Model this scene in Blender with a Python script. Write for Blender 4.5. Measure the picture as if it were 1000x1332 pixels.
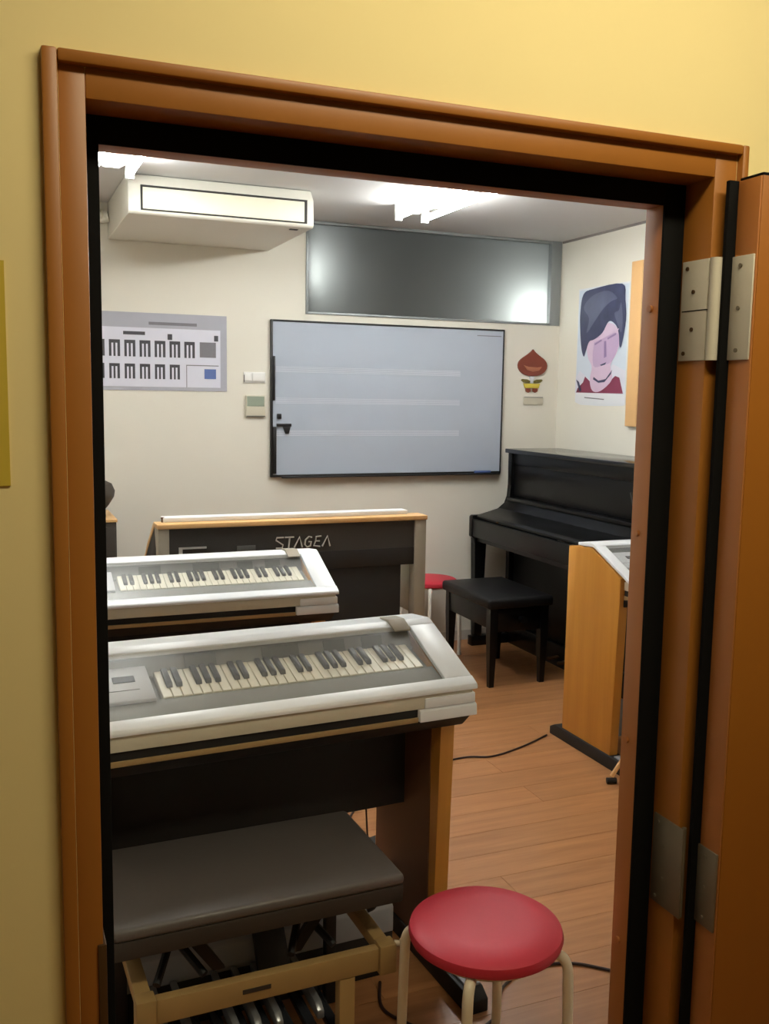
import bpy, bmesh, math, random
from mathutils import Vector, Matrix
random.seed(7)
SC = bpy.context.scene
COL = SC.collection
for o in list(bpy.data.objects):
    bpy.data.objects.remove(o)

# ------------------------------------------------------------------ camera
FPX = 1248.0
YAW, PITCH, ROLL = math.radians(22.26), math.radians(7.0), math.radians(0.92)
cam_d = bpy.data.cameras.new('camera')
cam_d.sensor_fit = 'VERTICAL'
cam_d.sensor_height = 36.0
cam_d.lens = 36.0 * FPX / 1332.0
cam_d.clip_start = 0.02
cam = bpy.data.objects.new('camera', cam_d)
COL.objects.link(cam)
cam.matrix_world = (Matrix.Translation((0, 0, 1.55)) @ Matrix.Rotation(-YAW, 4, 'Z')
                    @ Matrix.Rotation(math.pi / 2 - PITCH, 4, 'X') @ Matrix.Rotation(ROLL, 4, 'Z'))
SC.camera = cam

# ------------------------------------------------------------------ world, light levels, exposure
W = bpy.data.worlds.new('world'); SC.world = W; W.use_nodes = True
W.node_tree.nodes['Background'].inputs[0].default_value = (1.0, 0.78, 0.5, 1)
W.node_tree.nodes['Background'].inputs[1].default_value = 0.02
TUBE_POWER = 34.0          # emission strength of the fluorescent tubes in the music room
HALL_POWER = 13.5          # emission strength of the corridor ceiling lamp
SC.view_settings.view_transform = 'Standard'
SC.view_settings.look = 'None'
SC.view_settings.gamma = 1.0
SC.view_settings.use_curve_mapping = False
SC.view_settings.exposure = 1.0

# ------------------------------------------------------------------ materials
def lin(c):
    c = c / 255.0
    return c / 12.92 if c <= 0.04045 else ((c + 0.055) / 1.055) ** 2.4
def rgb(r, g, b): return (lin(r), lin(g), lin(b), 1.0)

def mat(name, col, rough=0.5, metal=0.0, var=0.04, scale=18.0, bump=0.0, spec=0.5, coat=0.0, stretch=None):
    m = bpy.data.materials.new(name); m.use_nodes = True
    nt = m.node_tree; p = nt.nodes['Principled BSDF']
    p.inputs['Roughness'].default_value = rough
    p.inputs['Metallic'].default_value = metal
    p.inputs['Specular IOR Level'].default_value = spec
    p.inputs['Coat Weight'].default_value = coat
    tc = nt.nodes.new('ShaderNodeTexCoord'); mp = nt.nodes.new('ShaderNodeMapping')
    if stretch: mp.inputs['Scale'].default_value = stretch
    nz = nt.nodes.new('ShaderNodeTexNoise'); nz.inputs['Scale'].default_value = scale
    nz.inputs['Detail'].default_value = 4
    nt.links.new(tc.outputs['Object'], mp.inputs[0]); nt.links.new(mp.outputs[0], nz.inputs['Vector'])
    mx = nt.nodes.new('ShaderNodeMix'); mx.data_type = 'RGBA'
    a = tuple(max(0, c * (1 - var)) for c in col[:3]) + (1,)
    b = tuple(min(1, c * (1 + var)) for c in col[:3]) + (1,)
    mx.inputs[6].default_value = a; mx.inputs[7].default_value = b
    nt.links.new(nz.outputs['Fac'], mx.inputs[0]); nt.links.new(mx.outputs[2], p.inputs['Base Color'])
    if bump > 0:
        bp = nt.nodes.new('ShaderNodeBump'); bp.inputs['Strength'].default_value = bump
        bp.inputs['Distance'].default_value = 0.002
        nt.links.new(nz.outputs['Fac'], bp.inputs['Height']); nt.links.new(bp.outputs[0], p.inputs['Normal'])
    return m

def wood(name, c1, c2, rough=0.4, stretch=(2, 30, 30), scale=2.0, objvar=0.0, spec=0.5):
    m = bpy.data.materials.new(name); m.use_nodes = True
    nt = m.node_tree; p = nt.nodes['Principled BSDF']
    p.inputs['Roughness'].default_value = rough; p.inputs['Specular IOR Level'].default_value = spec
    tc = nt.nodes.new('ShaderNodeTexCoord'); mp = nt.nodes.new('ShaderNodeMapping')
    mp.inputs['Scale'].default_value = stretch
    nz = nt.nodes.new('ShaderNodeTexNoise'); nz.inputs['Scale'].default_value = scale
    nz.inputs['Detail'].default_value = 6; nz.inputs['Roughness'].default_value = 0.6
    nz.noise_dimensions = '4D'
    oi = nt.nodes.new('ShaderNodeObjectInfo')
    wm = nt.nodes.new('ShaderNodeMath'); wm.operation = 'MULTIPLY'; wm.inputs[1].default_value = 20
    nt.links.new(oi.outputs['Random'], wm.inputs[0]); nt.links.new(wm.outputs[0], nz.inputs['W'])
    nt.links.new(tc.outputs['Object'], mp.inputs[0]); nt.links.new(mp.outputs[0], nz.inputs['Vector'])
    cr = nt.nodes.new('ShaderNodeValToRGB')
    cr.color_ramp.elements[0].position = 0.3; cr.color_ramp.elements[0].color = c1
    cr.color_ramp.elements[1].position = 0.7; cr.color_ramp.elements[1].color = c2
    nt.links.new(nz.outputs['Fac'], cr.inputs[0])
    out = cr.outputs[0]
    if objvar:
        mr = nt.nodes.new('ShaderNodeMapRange'); mr.inputs[3].default_value = 1 - objvar; mr.inputs[4].default_value = 1 + objvar
        nt.links.new(oi.outputs['Random'], mr.inputs[0])
        vm = nt.nodes.new('ShaderNodeVectorMath'); vm.operation = 'SCALE'
        nt.links.new(out, vm.inputs[0]); nt.links.new(mr.outputs[0], vm.inputs['Scale'])
        out = vm.outputs[0]
    nt.links.new(out, p.inputs['Base Color'])
    return m

def emis(name, col, s):
    m = bpy.data.materials.new(name); m.use_nodes = True; nt = m.node_tree
    p = nt.nodes['Principled BSDF']; p.inputs['Base Color'].default_value = (0.9, 0.9, 0.9, 1)
    p.inputs['Emission Color'].default_value = col; p.inputs['Emission Strength'].default_value = s
    return m

def acrylic(name, tint, haze):
    m = bpy.data.materials.new(name); m.use_nodes = True; nt = m.node_tree
    nt.nodes.remove(nt.nodes['Principled BSDF']); out = nt.nodes['Material Output']
    tr = nt.nodes.new('ShaderNodeBsdfTransparent'); tr.inputs[0].default_value = tint
    gl = nt.nodes.new('ShaderNodeBsdfGlossy'); gl.inputs['Roughness'].default_value = 0.3
    df = nt.nodes.new('ShaderNodeBsdfDiffuse'); df.inputs[0].default_value = (0.75, 0.76, 0.76, 1)
    lw = nt.nodes.new('ShaderNodeLayerWeight'); lw.inputs[0].default_value = 0.5
    pw = nt.nodes.new('ShaderNodeMath'); pw.operation = 'POWER'; pw.inputs[1].default_value = 4.0
    fr = nt.nodes.new('ShaderNodeMath'); fr.operation = 'MULTIPLY_ADD'; fr.inputs[1].default_value = 0.7; fr.inputs[2].default_value = 0.03
    nt.links.new(lw.outputs['Facing'], pw.inputs[0]); nt.links.new(pw.outputs[0], fr.inputs[0])
    m1 = nt.nodes.new('ShaderNodeMixShader'); m1.inputs[0].default_value = haze
    m2 = nt.nodes.new('ShaderNodeMixShader')
    nt.links.new(tr.outputs[0], m1.inputs[1]); nt.links.new(df.outputs[0], m1.inputs[2])
    nt.links.new(fr.outputs[0], m2.inputs[0]); nt.links.new(m1.outputs[0], m2.inputs[1]); nt.links.new(gl.outputs[0], m2.inputs[2])
    nt.links.new(m2.outputs[0], out.inputs[0])
    return m

def frosted(name):
    m = bpy.data.materials.new(name); m.use_nodes = True; nt = m.node_tree
    nt.nodes.remove(nt.nodes['Principled BSDF']); out = nt.nodes['Material Output']
    tl = nt.nodes.new('ShaderNodeBsdfTranslucent'); tl.inputs[0].default_value = (0.87, 0.88, 0.86, 1)
    df = nt.nodes.new('ShaderNodeBsdfDiffuse'); df.inputs[0].default_value = (0.045, 0.045, 0.042, 1)
    gl = nt.nodes.new('ShaderNodeBsdfGlossy'); gl.inputs['Roughness'].default_value = 0.35
    m1 = nt.nodes.new('ShaderNodeMixShader'); m1.inputs[0].default_value = 0.5
    m2 = nt.nodes.new('ShaderNodeMixShader'); m2.inputs[0].default_value = 0.04
    nt.links.new(tl.outputs[0], m1.inputs[1]); nt.links.new(df.outputs[0], m1.inputs[2])
    nt.links.new(m1.outputs[0], m2.inputs[1]); nt.links.new(gl.outputs[0], m2.inputs[2])
    nt.links.new(m2.outputs[0], out.inputs[0])
    return m

M = dict(
    hall_wall=mat('hall_wall', rgb(240, 219, 156), 0.75, var=0.03, scale=3, bump=0.05),
    room_wall=mat('room_wall', rgb(226, 221, 208), 0.8, var=0.015, scale=3, bump=0.05),
    ceiling=mat('ceiling_paint', rgb(205, 203, 202), 0.85, var=0.015, scale=4),
    hall_floor=mat('hall_floor', rgb(150, 110, 70), 0.5, var=0.06),
    frame_wood=mat('frame_wood', rgb(160, 100, 35), 0.42, var=0.05, scale=4, stretch=(6, 6, 0.6)),
    jamb_wood=mat('jamb_wood', rgb(170, 106, 50), 0.5, var=0.05, scale=4, stretch=(6, 6, 0.6)),
    gasket=mat('black_gasket', rgb(13, 12, 11), 0.85, var=0.08, spec=0.15),
    door_wood=mat('door_wood', rgb(160, 97, 28), 0.38, var=0.05, scale=3, stretch=(5, 5, 0.5)),
    white_paint=mat('hinge_white', rgb(206, 198, 180), 0.5, var=0.04),
    steel=mat('brushed_steel', rgb(128, 118, 100), 0.45, metal=0.6, var=0.06),
    brass=mat('dark_bronze', rgb(90, 64, 36), 0.45, metal=0.5),
    plank=wood('floor_plank', rgb(158, 105, 64), rgb(186, 132, 86), 0.36, (1.6, 22, 22), 1.6, objvar=0.08),
    joint=mat('floor_joint', rgb(132, 84, 50), 0.6),
    cornice=mat('cornice_grey', rgb(126, 118, 112), 0.7),
    base=mat('baseboard_grey', rgb(196, 190, 180), 0.6),
    alu=mat('window_aluminium', rgb(150, 155, 156), 0.45, metal=0.4),
    glass=frosted('frosted_glass'),
    dark_box=mat('dark_box', rgb(16, 16, 15), 0.9),
    board=mat('whiteboard_face', rgb(172, 180, 193), 0.25, var=0.01, scale=2),
    stave=mat('stave_line', rgb(200, 206, 214), 0.3),
    black_frame=mat('black_frame', rgb(26, 25, 26), 0.4),
    piano=mat('piano_black', rgb(9, 9, 10), 0.28, var=0.1, spec=0.25),
    piano_gloss=mat('piano_gloss', rgb(14, 14, 15), 0.12, var=0.1, spec=0.6),
    piano_panel=mat('piano_satin', rgb(12, 12, 13), 0.34, var=0.1, spec=0.25),
    bench_vinyl=mat('bench_vinyl_black', rgb(14, 13, 14), 0.5, spec=0.3, var=0.1, scale=60, bump=0.1),
    lid_white=mat('lid_white', rgb(236, 238, 241), 0.35, var=0.01),
    cream=mat('case_cream', rgb(205, 198, 178), 0.5, var=0.03),
    tan=mat('under_tan', rgb(168, 140, 96), 0.5, var=0.05),
    slot=mat('slot_black', rgb(10, 9, 9), 0.7),
    acrylic=acrylic('smoked_acrylic', (0.98, 0.98, 0.97, 1), 0.035),
    key_white=mat('key_white', rgb(240, 234, 216), 0.3, var=0.01),
    key_black=mat('key_black', rgb(22, 20, 20), 0.35),
    deck=mat('deck_grey', rgb(138, 138, 134), 0.5, var=0.03),
    deck_dark=mat('deck_dark', rgb(98, 98, 94), 0.5, var=0.05),
    ctrl=mat('control_panel', rgb(190, 190, 196), 0.45, var=0.02),
    lcd=mat('lcd_dark', rgb(40, 42, 50), 0.7, spec=0.1),
    organ_wood=wood('organ_wood', rgb(186, 124, 44), rgb(206, 146, 60), 0.45, (14, 14, 0.8), 1.2),
    shade_brown=mat('brown_shade', rgb(104, 66, 38), 0.6, var=0.06),  # shade under the organ, mixed into a brown
    organ_black=mat('organ_black', rgb(24, 21, 18), 0.6, var=0.08),
    charcoal=mat('charcoal_cloth', rgb(66, 62, 58), 0.85, var=0.08, scale=200, bump=0.2),
    panel_black=mat('panel_black', rgb(34, 31, 29), 0.7, var=0.06),
    post_grey=mat('post_grey', rgb(150, 140, 124), 0.5, var=0.04),
    cap_wood=wood('cap_wood', rgb(204, 158, 102), rgb(220, 176, 120), 0.4, (1, 20, 20), 1.5),
    foot_grey=mat('foot_grey', rgb(150, 152, 158), 0.5),
    kick=mat('kick_grey', rgb(152, 154, 160), 0.5, var=0.04),
    seat_grey=mat('seat_vinyl', rgb(90, 84, 81), 0.42, var=0.05, scale=80, bump=0.08),
    seat_side=mat('seat_side', rgb(50, 42, 36), 0.6, var=0.05),
    bench_tan=mat('bench_tan', rgb(160, 130, 82), 0.5, var=0.05),
    bench_black=mat('bench_black', rgb(20, 19, 19), 0.5),
    pedal_dark=mat('pedal_dark', rgb(52, 54, 60), 0.25, metal=0.2),
    pedal_light=mat('pedal_light', rgb(150, 152, 156), 0.25, metal=0.4),
    red=mat('red_vinyl', rgb(188, 44, 60), 0.5, spec=0.4, var=0.04, scale=90, bump=0.05),
    leg_cream=mat('leg_cream', rgb(226, 212, 184), 0.35, var=0.02),
    leg_white=mat('leg_white', rgb(222, 218, 208), 0.4),
    cable=mat('cable_dark', rgb(48, 26, 20), 0.5),
    ac_white=mat('ac_white', rgb(222, 218, 206), 0.5, var=0.01),
    ac_panel=mat('ac_panel', rgb(232, 226, 204), 0.5, var=0.01),
    ac_dark=mat('ac_dark', rgb(40, 38, 34), 0.6),
    fixture=mat('fixture_white', rgb(235, 235, 235), 0.5),
    tube=emis('tube_light', (0.97, 1.0, 0.97, 1), TUBE_POWER),
    hall_lamp=emis('hall_lamp', (1.0, 0.92, 0.66, 1), HALL_POWER),
    added_glow=emis('added_glow', (0.93, 1.0, 0.99, 1), 90.0),  # for the unseen lamps added behind the frosted pane
    paper=mat('paper_white', rgb(222, 224, 228), 0.6, var=0.01),
    paper_grey=mat('paper_grey', rgb(168, 168, 178), 0.5, var=0.03),
    print_white=mat('print_white', rgb(214, 214, 226), 0.5, var=0.02),
    print_dark=mat('print_dark', rgb(62, 60, 66), 0.5, var=0.15, scale=60),
    print_mid=mat('print_mid', rgb(118, 116, 122), 0.5, var=0.1, scale=60),
    print_blue=mat('print_blue', rgb(84, 104, 160), 0.5, var=0.1),
    print_hair=mat('print_hair', rgb(58, 62, 92), 0.5, var=0.45, scale=14),
    print_strand=mat('print_strand', rgb(86, 90, 116), 0.5, var=0.25, scale=14),
    print_hair_soft=mat('print_hair_soft', rgb(142, 118, 158), 0.5),
    print_skin=mat('print_skin', rgb(208, 184, 206), 0.5, var=0.08, scale=12),
    print_shade=mat('print_shade', rgb(188, 162, 194), 0.5, var=0.06),
    print_red=mat('print_red', rgb(128, 52, 78), 0.5, var=0.12),
    print_sky=mat('print_sky', rgb(204, 214, 226), 0.5, var=0.03, scale=5),
    chestnut=mat('chestnut_brown', rgb(126, 58, 40), 0.45, var=0.08),
    chestnut_pale=mat('chestnut_pale', rgb(172, 106, 78), 0.5),
    leaf=mat('leaf_olive', rgb(104, 96, 42), 0.6),
    yellow_felt=mat('yellow_felt', rgb(206, 186, 70), 0.7),
    switch=mat('switch_white', rgb(232, 230, 226), 0.4),
    lcd_green=mat('lcd_green', rgb(136, 146, 130), 0.4),
    notice=mat('notice_yellow', rgb(206, 178, 58), 0.7),
    oak=mat('oak_trim', rgb(222, 176, 120), 0.5),
    label_silver=mat('silver', rgb(206, 202, 194), 0.4),
    dark_cloth=mat('dark_cover', rgb(66, 58, 48), 0.8, var=0.1),
    cab_dark=mat('cabinet_dark', rgb(48, 40, 30), 0.6),
)

# ------------------------------------------------------------------ mesh helpers
class MB:
    def __init__(self):
        self.bm = bmesh.new()
    def box(self, x0, x1, y0, y1, z0, z1, bev=0.0, seg=2):
        b = bmesh.new()
        v = [b.verts.new((x, y, z)) for x in (x0, x1) for y in (y0, y1) for z in (z0, z1)]
        for f in ((0, 1, 3, 2), (4, 6, 7, 5), (0, 4, 5, 1), (2, 3, 7, 6), (0, 2, 6, 4), (1, 5, 7, 3)):
            b.faces.new([v[i] for i in f])
        if bev: bmesh.ops.bevel(b, geom=b.edges[:], offset=bev, segments=seg, profile=0.5, affect='EDGES')
        return self._merge(b)
    def _merge(self, b):
        bmesh.ops.recalc_face_normals(b, faces=b.faces[:])
        me = bpy.data.meshes.new('tmp'); b.to_mesh(me); b.free()
        self.bm.from_mesh(me); bpy.data.meshes.remove(me)
        return self
    def prism(self, poly, axis, a, b_, bev=0.0, seg=2):
        """poly in the two other axes (x: (y,z), y: (x,z), z: (x,y)), extruded from a to b_"""
        b = bmesh.new()
        def P(p, t):
            return {'x': (t, p[0], p[1]), 'y': (p[0], t, p[1]), 'z': (p[0], p[1], t)}[axis]
        A = [b.verts.new(P(p, a)) for p in poly]; B = [b.verts.new(P(p, b_)) for p in poly]
        b.faces.new(A); b.faces.new(B[::-1]); n = len(poly)
        for i in range(n): b.faces.new((A[i], B[i], B[(i + 1) % n], A[(i + 1) % n]))
        if bev: bmesh.ops.bevel(b, geom=b.edges[:], offset=bev, segments=seg, profile=0.5, affect='EDGES')
        return self._merge(b)
    def loft(self, rings, cap=True):
        b = bmesh.new()
        R = [[b.verts.new(p) for p in r] for r in rings]; n = len(rings[0])
        for i in range(len(R) - 1):
            for j in range(n): b.faces.new((R[i][j], R[i][(j + 1) % n], R[i + 1][(j + 1) % n], R[i + 1][j]))
        if cap: b.faces.new(R[0][::-1]); b.faces.new(R[-1])
        return self._merge(b)
    def tube(self, pts, r, n=10):
        pts = [Vector(p) for p in pts]; rr = r if isinstance(r, (list, tuple)) else [r] * len(pts)
        rings = []; up = Vector((0, 0, 1)); prev = None
        for i, p in enumerate(pts):
            t = (pts[min(i + 1, len(pts) - 1)] - pts[max(i - 1, 0)]).normalized()
            if prev is None:
                ref = up if abs(t.dot(up)) < 0.9 else Vector((1, 0, 0))
                u = t.cross(ref).normalized()
            else:
                u = (prev - t * prev.dot(t)).normalized()
            v = t.cross(u); prev = u
            rings.append([tuple(p + (u * math.cos(2 * math.pi * k / n) + v * math.sin(2 * math.pi * k / n)) * rr[i]) for k in range(n)])
        return self.loft(rings)
    def lathe(self, prof, n=48, c=(0, 0)):
        rings = [[(c[0] + r * math.cos(2 * math.pi * k / n), c[1] + r * math.sin(2 * math.pi * k / n), z) for k in range(n)] for r, z in prof]
        return self.loft(rings)
    def sheet(self, poly3):
        b = bmesh.new(); b.faces.new([b.verts.new(p) for p in poly3])
        me = bpy.data.meshes.new('tmp'); b.to_mesh(me); b.free(); self.bm.from_mesh(me); bpy.data.meshes.remove(me)
        return self
    def build(self, name, material, parent=None, smooth=True, label=None):
        for e in self.bm.edges:
            if len(e.link_faces) == 2: e.smooth = e.calc_face_angle(0) < math.radians(38)
        for f in self.bm.faces: f.smooth = smooth
        me = bpy.data.meshes.new(name); self.bm.to_mesh(me); self.bm.free()
        me.materials.append(M[material] if isinstance(material, str) else material)
        o = bpy.data.objects.new(name, me); COL.objects.link(o)
        if parent: o.parent = parent
        if label: o['label'] = label
        return o

def bx(name, m, x0, x1, y0, y1, z0, z1, parent=None, bev=0.0, label=None):
    return MB().box(x0, x1, y0, y1, z0, z1, bev).build(name, m, parent, label=label)
def tag(o, label, cat, group=None, kind=None):
    o['label'] = label; o['category'] = cat
    if group: o['group'] = group
    if kind: o['kind'] = kind
    return o
def thing(name, label, cat, loc=(0, 0, 0), rz=0.0, group=None, kind=None):
    o = bpy.data.objects.new(name, None); o.empty_display_size = 0.1
    COL.objects.link(o); o.location = loc; o.rotation_euler = (0, 0, math.radians(rz))
    return tag(o, label, cat, group, kind)
def copy_tree(o, parent=None):
    c = o.copy(); COL.objects.link(c); c.parent = parent
    for ch in list(o.children): copy_tree(ch, c)
    return c
def inst(o, loc, parent):
    c = o.copy(); COL.objects.link(c); c.location = loc; c.parent = parent
    return c
def smooth_path(pts, k=6):
    pts = [Vector(p) for p in pts]; out = []
    for i in range(len(pts) - 1):
        p0 = pts[max(i - 1, 0)]; p1 = pts[i]; p2 = pts[i + 1]; p3 = pts[min(i + 2, len(pts) - 1)]
        for j in range(k):
            t = j / k
            out.append(0.5 * ((2 * p1) + (p2 - p0) * t + (2 * p0 - 5 * p1 + 4 * p2 - p3) * t * t + (3 * p1 - p0 - 3 * p2 + p3) * t ** 3))
    out.append(pts[-1]); return out

# ------------------------------------------------------------------ dimensions (metres; X along the walls, Y into the room)
YD, YI = 1.25, 1.366          # corridor face and room face of the door wall
YB, XR, XL, ZC = 5.36, 3.385, -0.55, 2.524

# ------------------------------------------------------------------ setting
def setting():
    # door wall with the opening cut out: corridor side yellow, room side cream
    fx0, fx1, fz1 = 0.09, 1.10, 1.925
    w = thing('wall_front', 'yellow painted corridor wall around the doorway', 'wall', kind='structure')
    for (a, b, c, d) in ((-2.6, fx0, 0, 2.6), (fx1, 3.6, 0, 2.6), (fx0, fx1, fz1, 2.6)):
        bx('wall_panel', 'hall_wall', a, b, YD, YD + 0.06, c, d, w)
        bx('wall_lining', 'room_wall', a, b, YD + 0.061, YI - 0.002, c, d, w)
    # back wall pieces around the high window
    wx0, wx1, wz0 = 1.685, 3.378, 2.0
    b = thing('wall_back', 'cream back wall of the music room behind the whiteboard', 'wall', kind='structure')
    bx('wall_panel', 'room_wall', XL, XR + 0.1, YB, YB + 0.1, 0, wz0, b)
    bx('wall_panel', 'room_wall', XL, wx0, YB, YB + 0.1, wz0, ZC + 0.05, b)
    bx('wall_panel', 'room_wall', wx1, XR + 0.1, YB, YB + 0.1, wz0, ZC + 0.05, b)
    r = bx('wall_right', 'room_wall', XR, XR + 0.1, YI, YB, 0, ZC + 0.05)
    tag(r, 'cream side wall carrying the portrait poster above the piano', 'wall', kind='structure')
    l = bx('wall_left', 'room_wall', XL - 0.1, XL, YI, YB, 0, ZC + 0.05)
    tag(l, 'cream left wall of the music room hidden behind the jamb', 'wall', kind='structure')
    c = bx('ceiling', 'ceiling', XL - 0.1, XR + 0.1, YI, YB + 0.1, ZC, ZC + 0.05)
    tag(c, 'pale grey ceiling of the music room', 'ceiling', kind='structure')
    hf = bx('floor', 'hall_floor', -2.6, 3.6, -2.2, YI, -0.06, -0.002)
    tag(hf, 'corridor floor in front of the doorway', 'floor', kind='structure')
    hc = bx('ceiling', 'ceiling', -2.6, 3.6, -2.2, YD, 2.6, 2.65)
    tag(hc, 'corridor ceiling outside the music room', 'ceiling', kind='structure')
    hb = bx('wall_corridor', 'hall_wall', -2.6, 3.6, -2.26, -2.2, 0, 2.65)
    tag(hb, 'yellow corridor wall opposite the doorway', 'wall', kind='structure')
    # wooden floor laid in boards along X
    f = thing('floor', 'orange brown plank floor of the music room', 'floor', kind='structure')
    bx('subfloor', 'joint', XL, XR, YI, YB, -0.05, -0.006, f)
    pw, gap = 0.152, 0.0006
    n = int(math.ceil((YB - YI) / pw)); meshes = {}
    rng = random.Random(3)
    for i in range(n):
        y0 = YI + i * pw; y1 = min(y0 + pw, YB)
        x = XL - rng.uniform(0.0, 1.2)
        while x < XR:
            x1 = x + 1.52
            a, b_ = max(x, XL), min(x1, XR)
            if b_ - a > 0.03:
                bx('plank', 'plank', a + gap, b_ - gap, y0 + gap, y1 - gap, -0.006, 0.0, f)
            x = x1
    for nm, a in (('baseboard_back', (XL, XR, YB - 0.008, YB, 0, 0.06)), ('baseboard_right', (XR - 0.008, XR, YI, YB - 0.008, 0, 0.06))):
        tag(bx(nm, 'base', *a), 'low grey skirting along the cream ' + ('back wall' if 'back' in nm else 'right wall'), 'baseboard', kind='structure')
    tr = bx('trim_2', 'cornice', XR - 0.008, XR, YI, YB - 0.01, ZC - 0.012, ZC)
    tag(tr, 'thin grey line of trim between right wall and ceiling', 'trim', kind='structure')
    # high frosted window, an added dark box beyond it keeps the glass dim
    w1 = thing('window_1', 'wide frosted window in grey aluminium under the ceiling', 'window', (0, 0, 0), kind='structure')
    bx('window_frame', 'alu', wx0, wx0 + 0.014, YB - 0.008, YB + 0.06, wz0, ZC, w1, 0.002)
    bx('window_frame', 'alu', wx1 - 0.075, wx1, YB - 0.008, YB + 0.06, wz0, ZC, w1, 0.003)
    bx('window_frame', 'alu', wx0 + 0.014, wx1 - 0.075, YB - 0.008, YB + 0.06, wz0, wz0 + 0.014, w1, 0.002)
    bx('window_frame', 'alu', wx0 + 0.014, wx1 - 0.075, YB - 0.004, YB + 0.06, ZC - 0.016, ZC, w1, 0.002)
    bx('pane', 'glass', wx0 + 0.014, wx1 - 0.075, YB + 0.03, YB + 0.036, wz0 + 0.014, ZC - 0.016, w1)
    s = thing('window_dark_box', 'unseen dark box added behind the frosted window', 'wall', kind='structure')
    bx('wall_panel', 'dark_box', 1.2, 4.2, 6.6, 6.65, 1.4, 2.8, s)
    bx('wall_panel', 'dark_box', 1.2, 1.25, YB + 0.1, 6.6, 1.4, 2.8, s)
    bx('wall_panel', 'dark_box', 4.15, 4.2, YB + 0.1, 6.6, 1.4, 2.8, s)
    bx('wall_panel', 'dark_box', 1.2, 4.2, YB + 0.1, 6.6, 2.8, 2.85, s)
    bx('wall_panel', 'dark_box', 1.2, 4.2, YB + 0.1, 6.6, 1.35, 1.4, s)
setting()

def lamps():
    def fixture(loc, label):
        t = thing('ceiling_light', label, 'light', loc, group='fluorescent lights on the music room ceiling')
        MB().prism([(-0.055, 0), (0.055, 0), (0.10, -0.0), (0.03, -0.045), (-0.03, -0.045), (-0.10, 0)], 'y', -0.6, 0.6).build('housing', 'fixture', t)
        for s in (-1, 1):
            MB().tube([(s * 0.075, -0.585, -0.062), (s * 0.075, 0.585, -0.062)], 0.015, 12).build('tube', 'tube', t)
            for e in (-0.6, 0.6):
                bx('socket', 'fixture', s * 0.075 - 0.018, s * 0.075 + 0.018, e - 0.012, e + 0.012, -0.085, 0, t, 0.003)
        return t
    fixture((2.05, 4.1, ZC), 'twin tube fluorescent ceiling light glowing above the whiteboard window')
    fixture((0.5, 3.72, ZC), 'twin tube fluorescent ceiling light near the air conditioner, above the doorway edge')
    t = thing('corridor_light', 'warm ceiling lamp in the corridor outside the frame', 'light', (0.85, 0.5, 2.6))
    bx('housing', 'fixture', -0.62, 0.62, -0.11, 0.11, -0.03, 0, t, 0.005)
    bx('diffuser', 'hall_lamp', -0.60, 0.60, -0.09, 0.09, -0.05, -0.03, t, 0.005)
    t = thing('window_glow_lamp', 'small lamp added low behind the frosted window for its glow, right end', 'light', (3.22, 5.59, 2.0))  # unseen lamp, added to make the bright patch in the pane
    MB().lathe([(0.03, 0.0), (0.045, 0.03), (0.045, 0.07), (0.03, 0.10)], 16).build('bulb', 'added_glow', t)
    bx('bracket', 'fixture', -0.02, 0.02, -0.02, 0.9, -0.02, 0.0, t)
    t = thing('window_glow_lamp', 'small lamp added behind the frosted window for its glow, left end', 'light', (1.64, 5.52, 2.2))  # second added lamp, brightens the pane's left edge
    MB().lathe([(0.02, 0.0), (0.03, 0.02), (0.03, 0.05), (0.02, 0.07)], 16).build('bulb', 'added_glow', t)
    bx('bracket', 'fixture', -0.02, 0.02, -0.02, 0.98, -0.02, 0.0, t)
lamps()

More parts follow.
